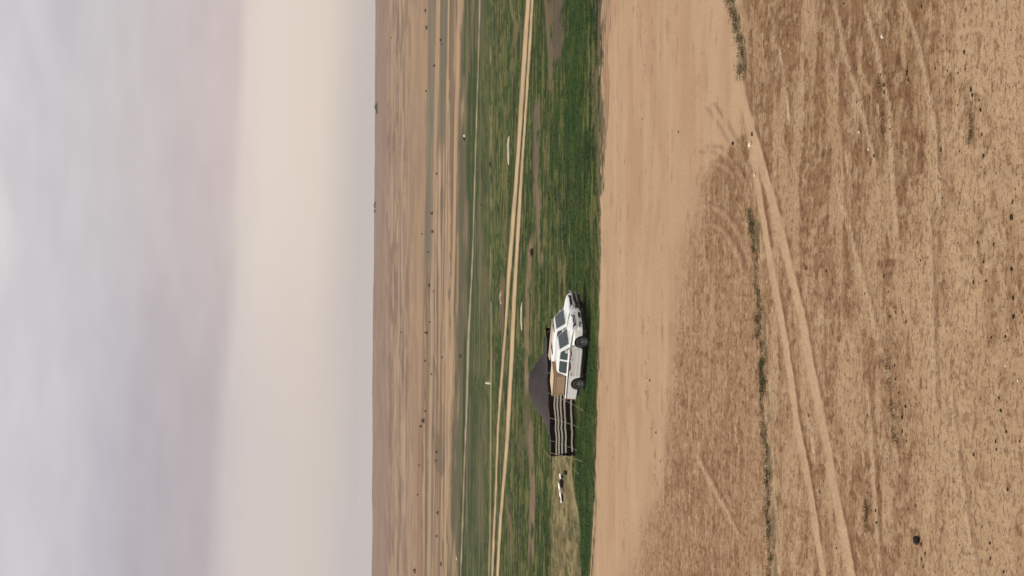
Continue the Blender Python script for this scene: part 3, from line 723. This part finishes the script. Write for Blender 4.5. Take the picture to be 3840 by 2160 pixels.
# earth banks with a pale face
def bank(V, ya, yb, hpx, col, label, seed):
    p = pix(V, (ya+yb)/2); ppm = F/p.y; L = (yb-ya)/ppm; h = hpx/ppm
    n = 40; m = 7; vs = []; fs = []
    for i in range(n+1):
        s = i/n; x = (s-.5)*L
        env = (math.sin(math.pi*min(1, max(0, s)))**.45)*(.7+.6*float(fbm(s*9+seed, 0.3, 3, seed)))
        for j in range(m):
            t = j/(m-1); a = t*math.pi
            vs.append((x, -math.cos(a)*.35+.1*math.sin(s*9+seed), max(0, math.sin(a))*h*env-.02))
    for i in range(n):
        for j in range(m-1): fs.append((i*m+j, (i+1)*m+j, (i+1)*m+j+1, i*m+j+1))
    o = MB().add(vs, fs).build('earth_bank', simple('bank_earth', col, .95, var=.25, scale=3), smooth=True)
    o.location = (p.x, p.y, float(gz(p.x, p.y)[0])); return tag(o, label, 'bank')
bank(1909, 508, 620, 8, C(222,205,175), 'longest pale earth bank, beside the double track near the picture top', 1)
bank(1957, 1130, 1240, 7, C(216,196,166), 'pale earth bank just beyond the white pickups, near the double track', 2)
bank(1880, 1090, 1142, 9, C(186,160,130), 'short tan earth mound on the far side of the double track', 3)
# broken crate by the brown strip
p = pix(2000, 948); b = empty('broken_box', (p.x, p.y, float(gz(p.x, p.y)[0])), R(20))
tag(b, 'broken open box with a pale tilted lid beside the brown strip on the green flat', 'box')
MB().box(-.30, .30, -.2, .2, -.02, .22).build('box_body', simple('rusty_brown', (.07, .03, .02), .9), b)
m = MB().box(-.30, .14, -.2, .2, 0, .03).build('lid', simple('pale_board', C(190,178,140)), b); m.location = (.22, 0, .14); m.rotation_euler = (0, .75, 0)

# ------------------------------------------------------------------ pickups
def wheel(parent, x, y, side):
    e = MB().lathe_y([(.20, .06), (.20, .10), (.25, .115), (.33, .115), (.365, .09), (.375, .04), (.375, -.06), (.36, -.10), (.25, -.115), (.20, -.10), (.20, .06)], 32)
    t = e.build('tyre', M_tyre, None, True)
    t.name = 'wheel'; t.parent = parent; t.location = (x, y, .375)
    if side < 0: t.rotation_euler.z = math.pi
    r = MB().lathe_y([(.205, .06), (.195, .095), (.17, .07), (.165, .02), (0, .02)], 28)
    r.build('rim', simple('rim_well', (.05, .05, .05), .6), t, False)
    s = MB()
    for k in range(6):
        a = k*math.pi/3; ca, sa = math.cos(a), math.sin(a)
        q = [(.03, -.028), (.185, -.018), (.185, .018), (.03, .028)]
        s.poly_slab([(ca*u-sa*v, .065, sa*u+ca*v) for u, v in q], (0, 1, 0), .022)
    s.lathe_y([(.06, .06), (.06, .10), (0, .105)], 12).lathe_y([(.205, .08), (.205, .1), (.185, .1), (.185, .075)], 24)
    s.build('spokes', M_rim, t)
    return t
def arch(cx, r=.46, z0=.40, n=10):
    return [(cx+r*math.cos(math.pi-math.pi*k/n), z0+.02+r*.98*math.sin(math.pi*k/n)) for k in range(n+1)]
def pickup(label, cab_end, loc, rz, rail=1.14, far=False):
    root = empty('pickup_truck', loc, rz); tag(root, label, 'pickup')
    prof = [(2.36, .42), (2.43, .55), (2.44, .80), (2.38, .95), (2.25, 1.03), (1.85, 1.09), (1.3, 1.14), (-2.60, rail), (-2.65, 1.10), (-2.65, .62), (-2.60, .50)]
    low = [(-1.99, .44)]+arch(-1.525)+[(-1.02, .36), (1.02, .36)]+arch(1.525)+[(1.995, .42)]
    P = prof+low; n = len(P)
    P = P[::-1]
    cxm = 0.0
    def ins(q, d):
        x, z = q; return (x*(1-d*.35), z-(d if z > .9 else 0)+(d*.5 if z < .5 else 0))
    stations = [(-.875, .045), (-.865, .02), (-.80, 0), (.80, 0), (.865, .02), (.875, .045)]
    vs = []; fs = []
    for (yy, d) in stations:
        for q in P:
            a = ins(q, d); taper = 1.0 if a[0] < 1.6 else 1-.10*((a[0]-1.6)/.84)**2
            vs.append((a[0], yy*taper, a[1]))
    for k in range(len(stations)-1):
        for i in range(n): j = (i+1) % n; fs.append((k*n+i, k*n+j, (k+1)*n+j, (k+1)*n+i))
    fs.append(tuple(range(n))[::-1]); fs.append(tuple((len(stations)-1)*n+i for i in range(n)))
    body = MB().add(vs, fs).build('body', M_paint, root)
    MB().box(-2.5, 2.25, -.62, .62, .30, .95).box(-1.02, 1.02, -.83, .83, .20, .38).box(1.99, 2.32, -.78, .78, .26, .5).box(-2.5, -2.02, -.7, .7, .34, .55).build('underbody_shade', M_under, root)  # chassis block, plus dark boxes added low down to deepen the shade underneath
    # wheel wells: dark linings
    for cxw in (-1.525, 1.525):
        for s in (-1, 1):
            w_ = MB(); a = arch(cxw, .455)
            pts = [(x, z) for x, z in a]
            k0 = [(x, s*.70, z) for x, z in pts]; w_.poly_slab(k0, (0, s, 0), .012); w_.build('wheel_well', M_dark, root)
    # cab
    CE = cab_end; zt = 1.72
    def sidey(z): return .81-.17*(z-1.12)/.60
    vs = [(1.32, -.81, 1.12), (1.32, .81, 1.12), (CE, .81, 1.12), (CE, -.81, 1.12),
          (.78, -.66, zt-.05), (.78, .66, zt-.05), (CE+.18, .66, zt-.05), (CE+.18, -.66, zt-.05),
          (.66, -.54, zt), (.66, .54, zt), (CE+.28, .54, zt), (CE+.28, -.54, zt)]
    fs = [(0, 3, 2, 1), (0, 1, 5, 4), (1, 2, 6, 5), (2, 3, 7, 6), (3, 0, 4, 7), (4, 5, 9, 8), (5, 6, 10, 9), (6, 7, 11, 10), (7, 4, 8, 11), (8, 9, 10, 11)]
    MB().add(vs, fs).build('cab', M_paint, root, bevel=.02)
    def fx(z): return 1.32-.54*(z-1.12)/.55
    a0, a1 = 1.165, 1.63
    ws = MB(); q = [(fx(a0)+.005, -.72, a0), (fx(a0)+.005, .72, a0), (fx(a1)+.005, .60, a1), (fx(a1)+.005, -.60, a1)]
    ws.poly_slab(q, (.7, 0, .7), .012).build('windshield', M_glass, root)
    fs_ = CE+.30
    mid = .10 if CE > -1.2 else .0
    wins = [[(1.02, 1.17), (.66, 1.58), (mid+.06, 1.60), (mid+.06, 1.17)], [(mid-.08, 1.17), (mid-.08, 1.60), (fs_, 1.60), (fs_-.08, 1.52), (fs_-.10, 1.17)]]
    for s in (-1, 1):
        for wq in wins:
            g = MB().poly_slab([(x, s*(sidey(z)-.012+.016), z) for x, z in wq], (0, s, .25), .012)
            g.build('side_window', M_glass, root)
    bx_ = CE+.18*(1.20-1.12)/.55; bt = CE+.18*(1.55-1.12)/.55
    MB().poly_slab([(bx_-.004, -.6, 1.2), (bt-.004, -.55, 1.55), (bt-.004, .55, 1.55), (bx_-.004, .6, 1.2)], (-1, 0, .2), .01).build('rear_window', M_glass, root)
    # doors with handles
    for s in (-1, 1):
        for (xa, xb) in ((mid+.02, 1.02), (CE+.06, mid-.04)):
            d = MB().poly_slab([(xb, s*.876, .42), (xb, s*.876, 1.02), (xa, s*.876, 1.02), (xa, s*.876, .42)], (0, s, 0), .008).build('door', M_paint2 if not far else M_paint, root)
            MB().box(xa+.06, xa+.20, min(s*.885, s*.915), max(s*.885, s*.915), .90, .93).build('handle', M_chrome, d)
            MB().box(xa+.02, xb-.02, min(s*.885, s*.893), max(s*.885, s*.893), .60, .66).build('side_trim', M_paint, d)
        # stripe along the beltline
        y0, y1_ = min(s*.872, s*.888), max(s*.872, s*.888)
        st = MB().box(-2.60, .10, y0, y1_, 1.045, 1.085).build('stripe', M_decal, root)
        g = MB()
        rr = random.Random(5)
        x = .95
        while x > -.55:
            L = rr.uniform(.05, .12); z = 1.02+.03*math.sin(x*7); g.box(x-L, x, y0-.002, y1_+.002, z-rr.uniform(.02, .06), z+rr.uniform(.015, .035)); x -= L*.9+.02
        g.build('flame_decal', M_decal2, root)
        # mirror
        m = MB().box(.86, .96, min(s*.86, s*1.08), max(s*.86, s*1.08), 1.17, 1.34).build('mirror', M_paint, root, bevel=.02)
        # side step
        MB().box(-.95, 1.0, min(s*.86, s*.96), max(s*.86, s*.96), .36, .40).build('side_step', M_chrome, root)
        # tail lamp
        MB().box(-2.665, -2.60, min(s*.70, s*.878), max(s*.70, s*.878), .78, 1.04).build('tail_light', M_red, root)
    MB().box(-2.67, -2.655, -.66, .66, .55, 1.08).build('tailgate', M_paint, root)
    MB().box(-2.78, -2.66, -.8, .8, .45, .56).build('rear_bumper', M_chrome, root)
    # bed: dark sheet over the solid top paints in the shade behind the rail
    MB().box(-2.56, cab_end-.04, -.76, .76, rail+.002, rail+.012).build('bed_shade_sheet', M_dark, root)
    # nose
    MB().box(2.40, 2.455, -.44, .44, .80, .93).build('grille', M_dark, root)
    for s in (-1, 1):
        a, b_ = (.46, .74)
        hl = M_lamp if (far and s < 0) else M_dark
        MB().add([(2.452, s*a, .77), (2.40, s*b_, .77), (2.33, s*.80, .80), (2.30, s*.80, .96), (2.36, s*b_, .99), (2.40, s*a, .98),
                  (2.30, s*a, .77), (2.25, s*b_, .77), (2.1, s*.79, .80), (2.1, s*.79, .96), (2.2, s*b_, .97), (2.25, s*a, .96)],
                 [(0, 1, 2, 3, 4, 5), (11, 10, 9, 8, 7, 6), (0, 6, 7, 1), (1, 7, 8, 2), (2, 8, 9, 3), (3, 9, 10, 4), (4, 10, 11, 5), (5, 11, 6, 0)]).build('headlight', hl, root)
    if far:   # bumper torn off: bent chrome bar, dark hollow
        MB().box(2.41, 2.462, -.72, .72, .46, .74).build('radiator_opening', M_dark, root)
        MB().tube([(2.52, .86, .86), (2.50, .5, .74), (2.50, .0, .76), (2.48, -.5, .66), (2.42, -.8, .70)], .05, 8).build('bent_bumper', M_chrome, root, True)
        MB().tube([(2.50, .80, .55), (2.52, .3, .50), (2.46, -.2, .46)], .06, 8).build('lower_bar', simple('pinkish_plastic', (.25, .16, .15), .5), root, True)
    else:
        b_ = MB().box(2.30, 2.55, -.84, .84, .44, .70).build('front_bumper', M_paint, root, bevel=.05)
        for (ya, yb, za, zb) in ((-.76, -.56, .58, .66), (-.50, -.34, .50, .62), (.1, .6, .48, .62)):
            MB().box(2.53, 2.557, ya, yb, za, zb).build('bumper_slot', M_dark, b_)
        MB().tube([(2.47, -.40, .90), (2.49, 0, .84), (2.47, .40, .93)], .025, 6).build('grille_bar', M_chrome, root, True)
        MB().box(-.9, -.55, .86, .8605, .5, .5001) if False else None
    MB().tube([(1.36, -.45, 1.155), (1.15, .05, 1.34)], .012, 5).build('wiper', M_black, root)
    for x in (-1.525, 1.525):
        for s in (-1, 1): wheel(root, x, s*.765, s)
    return root
ANG = R(-35)
wr = pix(2197, 1440); wf = pix(2211, 1278)          # the near rear and near front tyre on the ground
fwd = Vector((math.cos(ANG), math.sin(ANG), 0)); lft = Vector((-math.sin(ANG), math.cos(ANG), 0))
mid = (wr+wf)/2; ctr = mid+lft*.80; ctr.z = float(gz(ctr.x, ctr.y)[0])-.0
def ground_under(c):
    return min(float(gz((c+fwd*a+lft*b).x, (c+fwd*a+lft*b).y)[0]) for a in (-1.5, 1.5) for b in (-.8, .8))+.02
ctr.z = ground_under(ctr)
near = pickup('nearer white crew cab pickup with red and black stripe and missing headlight', -1.0, ctr, ANG)
c2 = ctr+Vector((1.12, 1.95, 0)); c2.z = ground_under(c2)
farp = pickup('farther white off-road car with torn off front bumper, parked behind the other one', -2.40, c2, ANG, far=True)
farp['category'] = 'off-road car'; farp.name = 'off_road_car'
MB().tube([(.75, .5, 1.80), (-2.1, .5, 1.83)], .035, 6).build('roof_bar', M_tan2, farp, True)
MB().tube([(.75, .2, 1.79), (-2.1, .25, 1.80)], .03, 6).build('roof_bar', M_tan2, farp, True)
for x in (.5, -1.1): MB().box(x-.03, x+.03, -.5, .6, 1.715, 1.765).build('roof_rack', M_dark, farp)
def load(rootname, base, x0, x1, y0, y1, z1, label, seed):
    e = empty(rootname, base, ANG); tag(e, label, 'crate')
    z0 = 1.155
    rr = random.Random(seed)
    nx, nz_ = 14, 8
    m = MB().box(x0, x1, y0, y1, z0, z1).build('box_side', M_tan, e, bevel=.03)
    lid = MB().box(x0-.04, x1+.02, y0-.03, y1+.03, z1+.002, z1+.05).build('lid', M_tan2, e, bevel=.015)
    f = MB()
    for (a, b, c_, d) in ((x0+.06, x1-.06, z0+.04, z0+.09), (x0+.06, x1-.06, z1-.12, z1-.07), (x0+.05, x0+.10, z0+.04, z1-.07), (x1-.10, x1-.05, z0+.04, z1-.07)):
        f.box(a, b, y0-.018, y0-.002, c_, d)
    f.build('frame', M_tan, e)
    return e
load('cargo_box', near.location, -2.54, -1.08, -.64, .74, 1.84, 'tall tan canvas box standing in the bed of the nearer pickup', 1)

# ------------------------------------------------------------------ the tent
A = pix(2158, 1709); B = pix(2147, 1243); A.z = B.z = 0
L = (B-A).length; ax = (B-A).normalized(); bk = Vector((-ax.y, ax.x, 0)); tz0 = float(gz(((A+B)/2).x, ((A+B)/2).y)[0])
tent = empty('tent', (A.x, A.y, tz0), math.atan2(ax.y, ax.x))
SHR_ = bk.dot(Vector((.03, 1, 0)).normalized()); SHX = ax.dot(Vector((.03, 1, 0)).normalized())/SHR_
tag(tent, 'low black goat hair tent with grey peaked roof and cream striped side wall', 'tent')
EH = 1.52; DEP = 3.9
SS = [-.04, 0, .12, .22, .29, .39, .44, .49, .60, .64, .69, .75, .82, .96, 1.03]
PR = [EH-.02, EH, 1.55, 1.68, 1.88, 2.26, 2.46, 2.56, 2.52, 2.42, 2.12, 1.86, 1.62, EH, EH-.02]
ns, nt = 80, 26; vs = []; fs = []
for i in range(ns+1):
    s = -.035+1.065*i/ns
    for j in range(nt+1):
        t = j/nt; ridge = float(np.interp(s, SS, PR))
        tri = 1-abs(t-.5)*2; tri = tri**1.0
        z = EH-.115*t*DEP+(ridge-EH)*tri+.22*tri*min(1, (ridge-EH)/.5)
        ph = (s*5) % 1; z += -.05*math.sin(math.pi*ph)*(1-tri)+.025*(float(fbm(s*14, t*6, 3, 3))-.5)
        yy = -.10+t*(DEP+.2)
        vs.append((s*L+yy*SHX, yy, z+.16*s))
for i in range(ns):
    for j in range(nt): a = i*(nt+1)+j; fs.append((a, a+nt+1, a+nt+2, a+1))
roof = MB().add(vs, fs).build('roof', M_roof, tent, True)
so_ = roof.modifiers.new('thickness', 'SOLIDIFY'); so_.thickness = .02
# striped wall cloth
mw, n, b = new_mat('striped_goat_hair')
uv = n.node('ShaderNodeUVMap', uv_map='UVMap'); sp = n.node('ShaderNodeSeparateXYZ', i_0=uv.outputs[0])
tcx = n.node('ShaderNodeTexCoord')
nz_ = n.node('ShaderNodeTexNoise', i_Vector=tcx.outputs['Object'], i_Scale=1.3, i_Detail=3.0)
dk = (.012, .006, .006); cr = lin((250, 236, 214)); hem = lin((120, 100, 75))
vv = n.math('ADD', sp.outputs[1], n.math('MULTIPLY', n.math('SUBTRACT', nz_.outputs[0], .5), .035))
stops = [(0, dk)]
for a, c_ in ((.195, .25), (.30, .36), (.425, .485), (.57, .63), (.82, .885)): stops += [(a, cr), (c_, dk)]
stops += [(.962, hem)]
colw = n.ramp(vv, stops, 'CONSTANT')
fine = n.node('ShaderNodeTexNoise', i_Vector=tcx.outputs['Object'], i_Scale=22.0, i_Detail=3.0)
fv = n.math('ADD', .72, n.math('MULTIPLY', fine.outputs[0], .5)); fcx = n.node('ShaderNodeCombineXYZ', i_0=fv, i_1=fv, i_2=fv)
n.l.new(n.mix(1.0, colw, fcx.outputs[0], 'MULTIPLY'), b.inputs['Base Color']); b.inputs['Roughness'].default_value = .95; b.inputs['Specular IOR Level'].default_value = .05
def wall(name, p0, p1, label=None, nn=90, flare=.0):
    p0, p1 = Vector(p0), Vector(p1); d = p1-p0; nrm = Vector((d.y, -d.x, 0)).normalized()
    vs = []; fs = []; uvs = []; m = 14
    for i in range(nn+1):
        s = i/nn
        for j in range(m+1):
            t = j/m     # 0 at the top
            fold = (.045*math.sin(s*42+2*math.sin(s*11))+.06*(float(fbm(s*9, t*2, 2, 8))-.5))*t+flare*t
            q0 = p0+d*s; top = EH-.01-.115*q0.y+.16*q0.x/L-.05*math.sin(math.pi*((s*5) % 1)); zb = -.02-.04*float(fbm(s*20, 0, 2, 4))
            sx2 = s
            if name == 'front_wall': sx2 = s+(1-s)*.035*t        # bottom corner drawn in
            q = p0+d*sx2+nrm*fold
            vs.append((q.x, q.y, top+(zb-top)*t)); uvs.append((s, t+.012*math.sin(s*30)*math.sin(s*13)))
    for i in range(nn):
        for j in range(m): a = i*(m+1)+j; fs.append((a, a+1, a+m+2, a+m+1))
    me = bpy.data.meshes.new(name); me.from_pydata(vs, [], fs); me.update()
    ul = me.uv_layers.new(name='UVMap')
    for l in me.loops: ul.data[l.index].uv = uvs[l.vertex_index]
    for p_ in me.polygons: p_.use_smooth = True
    o = link(name, me, mw, tent); sm_ = o.modifiers.new('thickness', 'SOLIDIFY'); sm_.thickness = .012
    return o
wall('front_wall', (0, 0, 0), (L, 0, 0))
wall('end_wall', (DEP*SHX, DEP, 0), (0, .02, 0), nn=40)
wall('end_wall', (L, .02, 0), (L+DEP*SHX, DEP, 0), nn=40)
wall('back_wall', (L+DEP*SHX, DEP, 0), (DEP*SHX, DEP, 0), nn=60)
for s in np.linspace(0, 1, 6):
    MB().tube([(s*L, .12, -.02), (s*L, .06, EH+(.10 if s in (0, 1) else -.03)+.16*s)], .028, 6).build('pole', M_pole, tent)
for s in (.48, .6): MB().tube([(s*L+DEP/2*SHX, DEP/2, 0), (s*L+DEP/2*SHX, DEP/2, 2.35)], .04, 6).build('pole', M_pole, tent)
def loc_of(V, y):
    p = pix(V, y)-Vector((A.x, A.y, 0)); return Vector((p.dot(ax), p.dot(bk), float(gz(p.x+A.x, p.y+A.y)[0])-tz0))
for (s, V, y) in ((-.01, 2172, 1776), (.12, 2166, 1690), (.30, 2176, 1604), (.50, 2190, 1540), (.02, 2186, 1730), (.98, 2150, 1180), (.80, 2168, 1250), (.66, 2178, 1400)):
    g = loc_of(V, y); a = Vector((s*L, -.08, EH+.16*s))
    pts = [a.lerp(g, t)+Vector((0, 0, -.10*math.sin(math.pi*t))) for t in (0, .25, .5, .75, 1)]
    MB().tube(pts, .007, 5).build('guy_rope', M_rope, tent)
    MB().tube([g+Vector((.0, .03, -.05)), g+Vector((0, -.05, .16))], .02, 6).build('stake', M_pole, tent)
for (s, V, y) in ((.1, 2090, 1760), (.9, 2085, 1190)):
    g = loc_of(V, y); a = Vector(((-.02 if s < .5 else 1.02)*L+DEP*SHX, DEP, EH+(0 if s < .5 else .16))); MB().tube([a, a.lerp(g, .5)+Vector((0, 0, -.08)), g], .012, 5).build('guy_rope', M_rope, tent)

# ------------------------------------------------------------------ goods lying left of the tent
p = pix(2112, 1830); e = empty('bundle_heap', (p.x, p.y, float(gz(p.x, p.y)[0])), R(0))
tag(e, 'long low heap of dark sacks under a narrow white sheet, beside the tent', 'heap')
ppm = F/p.y
def ex(y): return (p.x*0+(1830-y)/ppm)
vs, fs = lump(.30, .22, .16, 41, .2); MB().add([(x+ex(1812), y_, z+.13) for x, y_, z in vs], fs).build('sack', M_sack, e, True)
vs, fs = lump(.28, .2, .14, 42, .2); MB().add([(x+ex(1868), y_, z+.10) for x, y_, z in vs], fs).build('sack', M_sack, e, True)
vs, fs = lump(.24, .2, .17, 43, .2); MB().add([(x+ex(1840), y_-.05, z+.12) for x, y_, z in vs], fs).build('grey_bundle', M_grey, e, True)
vs, fs = lump(.15, .14, .08, 44, .2); MB().add([(x+ex(1788), y_, z+.10) for x, y_, z in vs], fs).build('dark_bundle', M_sack, e, True)
def sheet(ya, yb, za, zb, wd, name, mat):
    vs = []; fs = []; n = 24; m = 6
    for i in range(n+1):
        s = i/n; y = ya+(yb-ya)*s; z = za+(zb-za)*s
        for j in range(m+1):
            t = j/m-.5
            env = min(1, 6*min(s, 1-s)+.25)
            vs.append((ex(y), t*wd*env, z+.04*(1-(2*t)**2)*env+.02*(float(fbm(s*8, t*3, 2, 5))-.5)-abs(t)*.04))
    for i in range(n):
        for j in range(m): a = i*(m+1)+j; fs.append((a, a+m+1, a+m+2, a+1))
    o = MB().add(vs, fs).build(name, mat, e, True); q = o.modifiers.new('t', 'SOLIDIFY'); q.thickness = .04
    return o
sheet(1808, 1887, .31, .13, .42, 'white_sheet', M_white)
sheet(1775, 1796, .23, .19, .30, 'white_sheet', M_white)
p = pix(2126, 1773)
o = MB().lathe_z([(0, 0), (.10, 0), (.14, .05), (.15, .14), (.13, .20), (.12, .20), (.11, .06), (0, .05)], 16).build('cooking_pot', M_black)
o.location = (p.x, p.y, float(gz(p.x, p.y)[0])); tag(o, 'small black pot on the ground in front of the white sheet heap', 'pot')
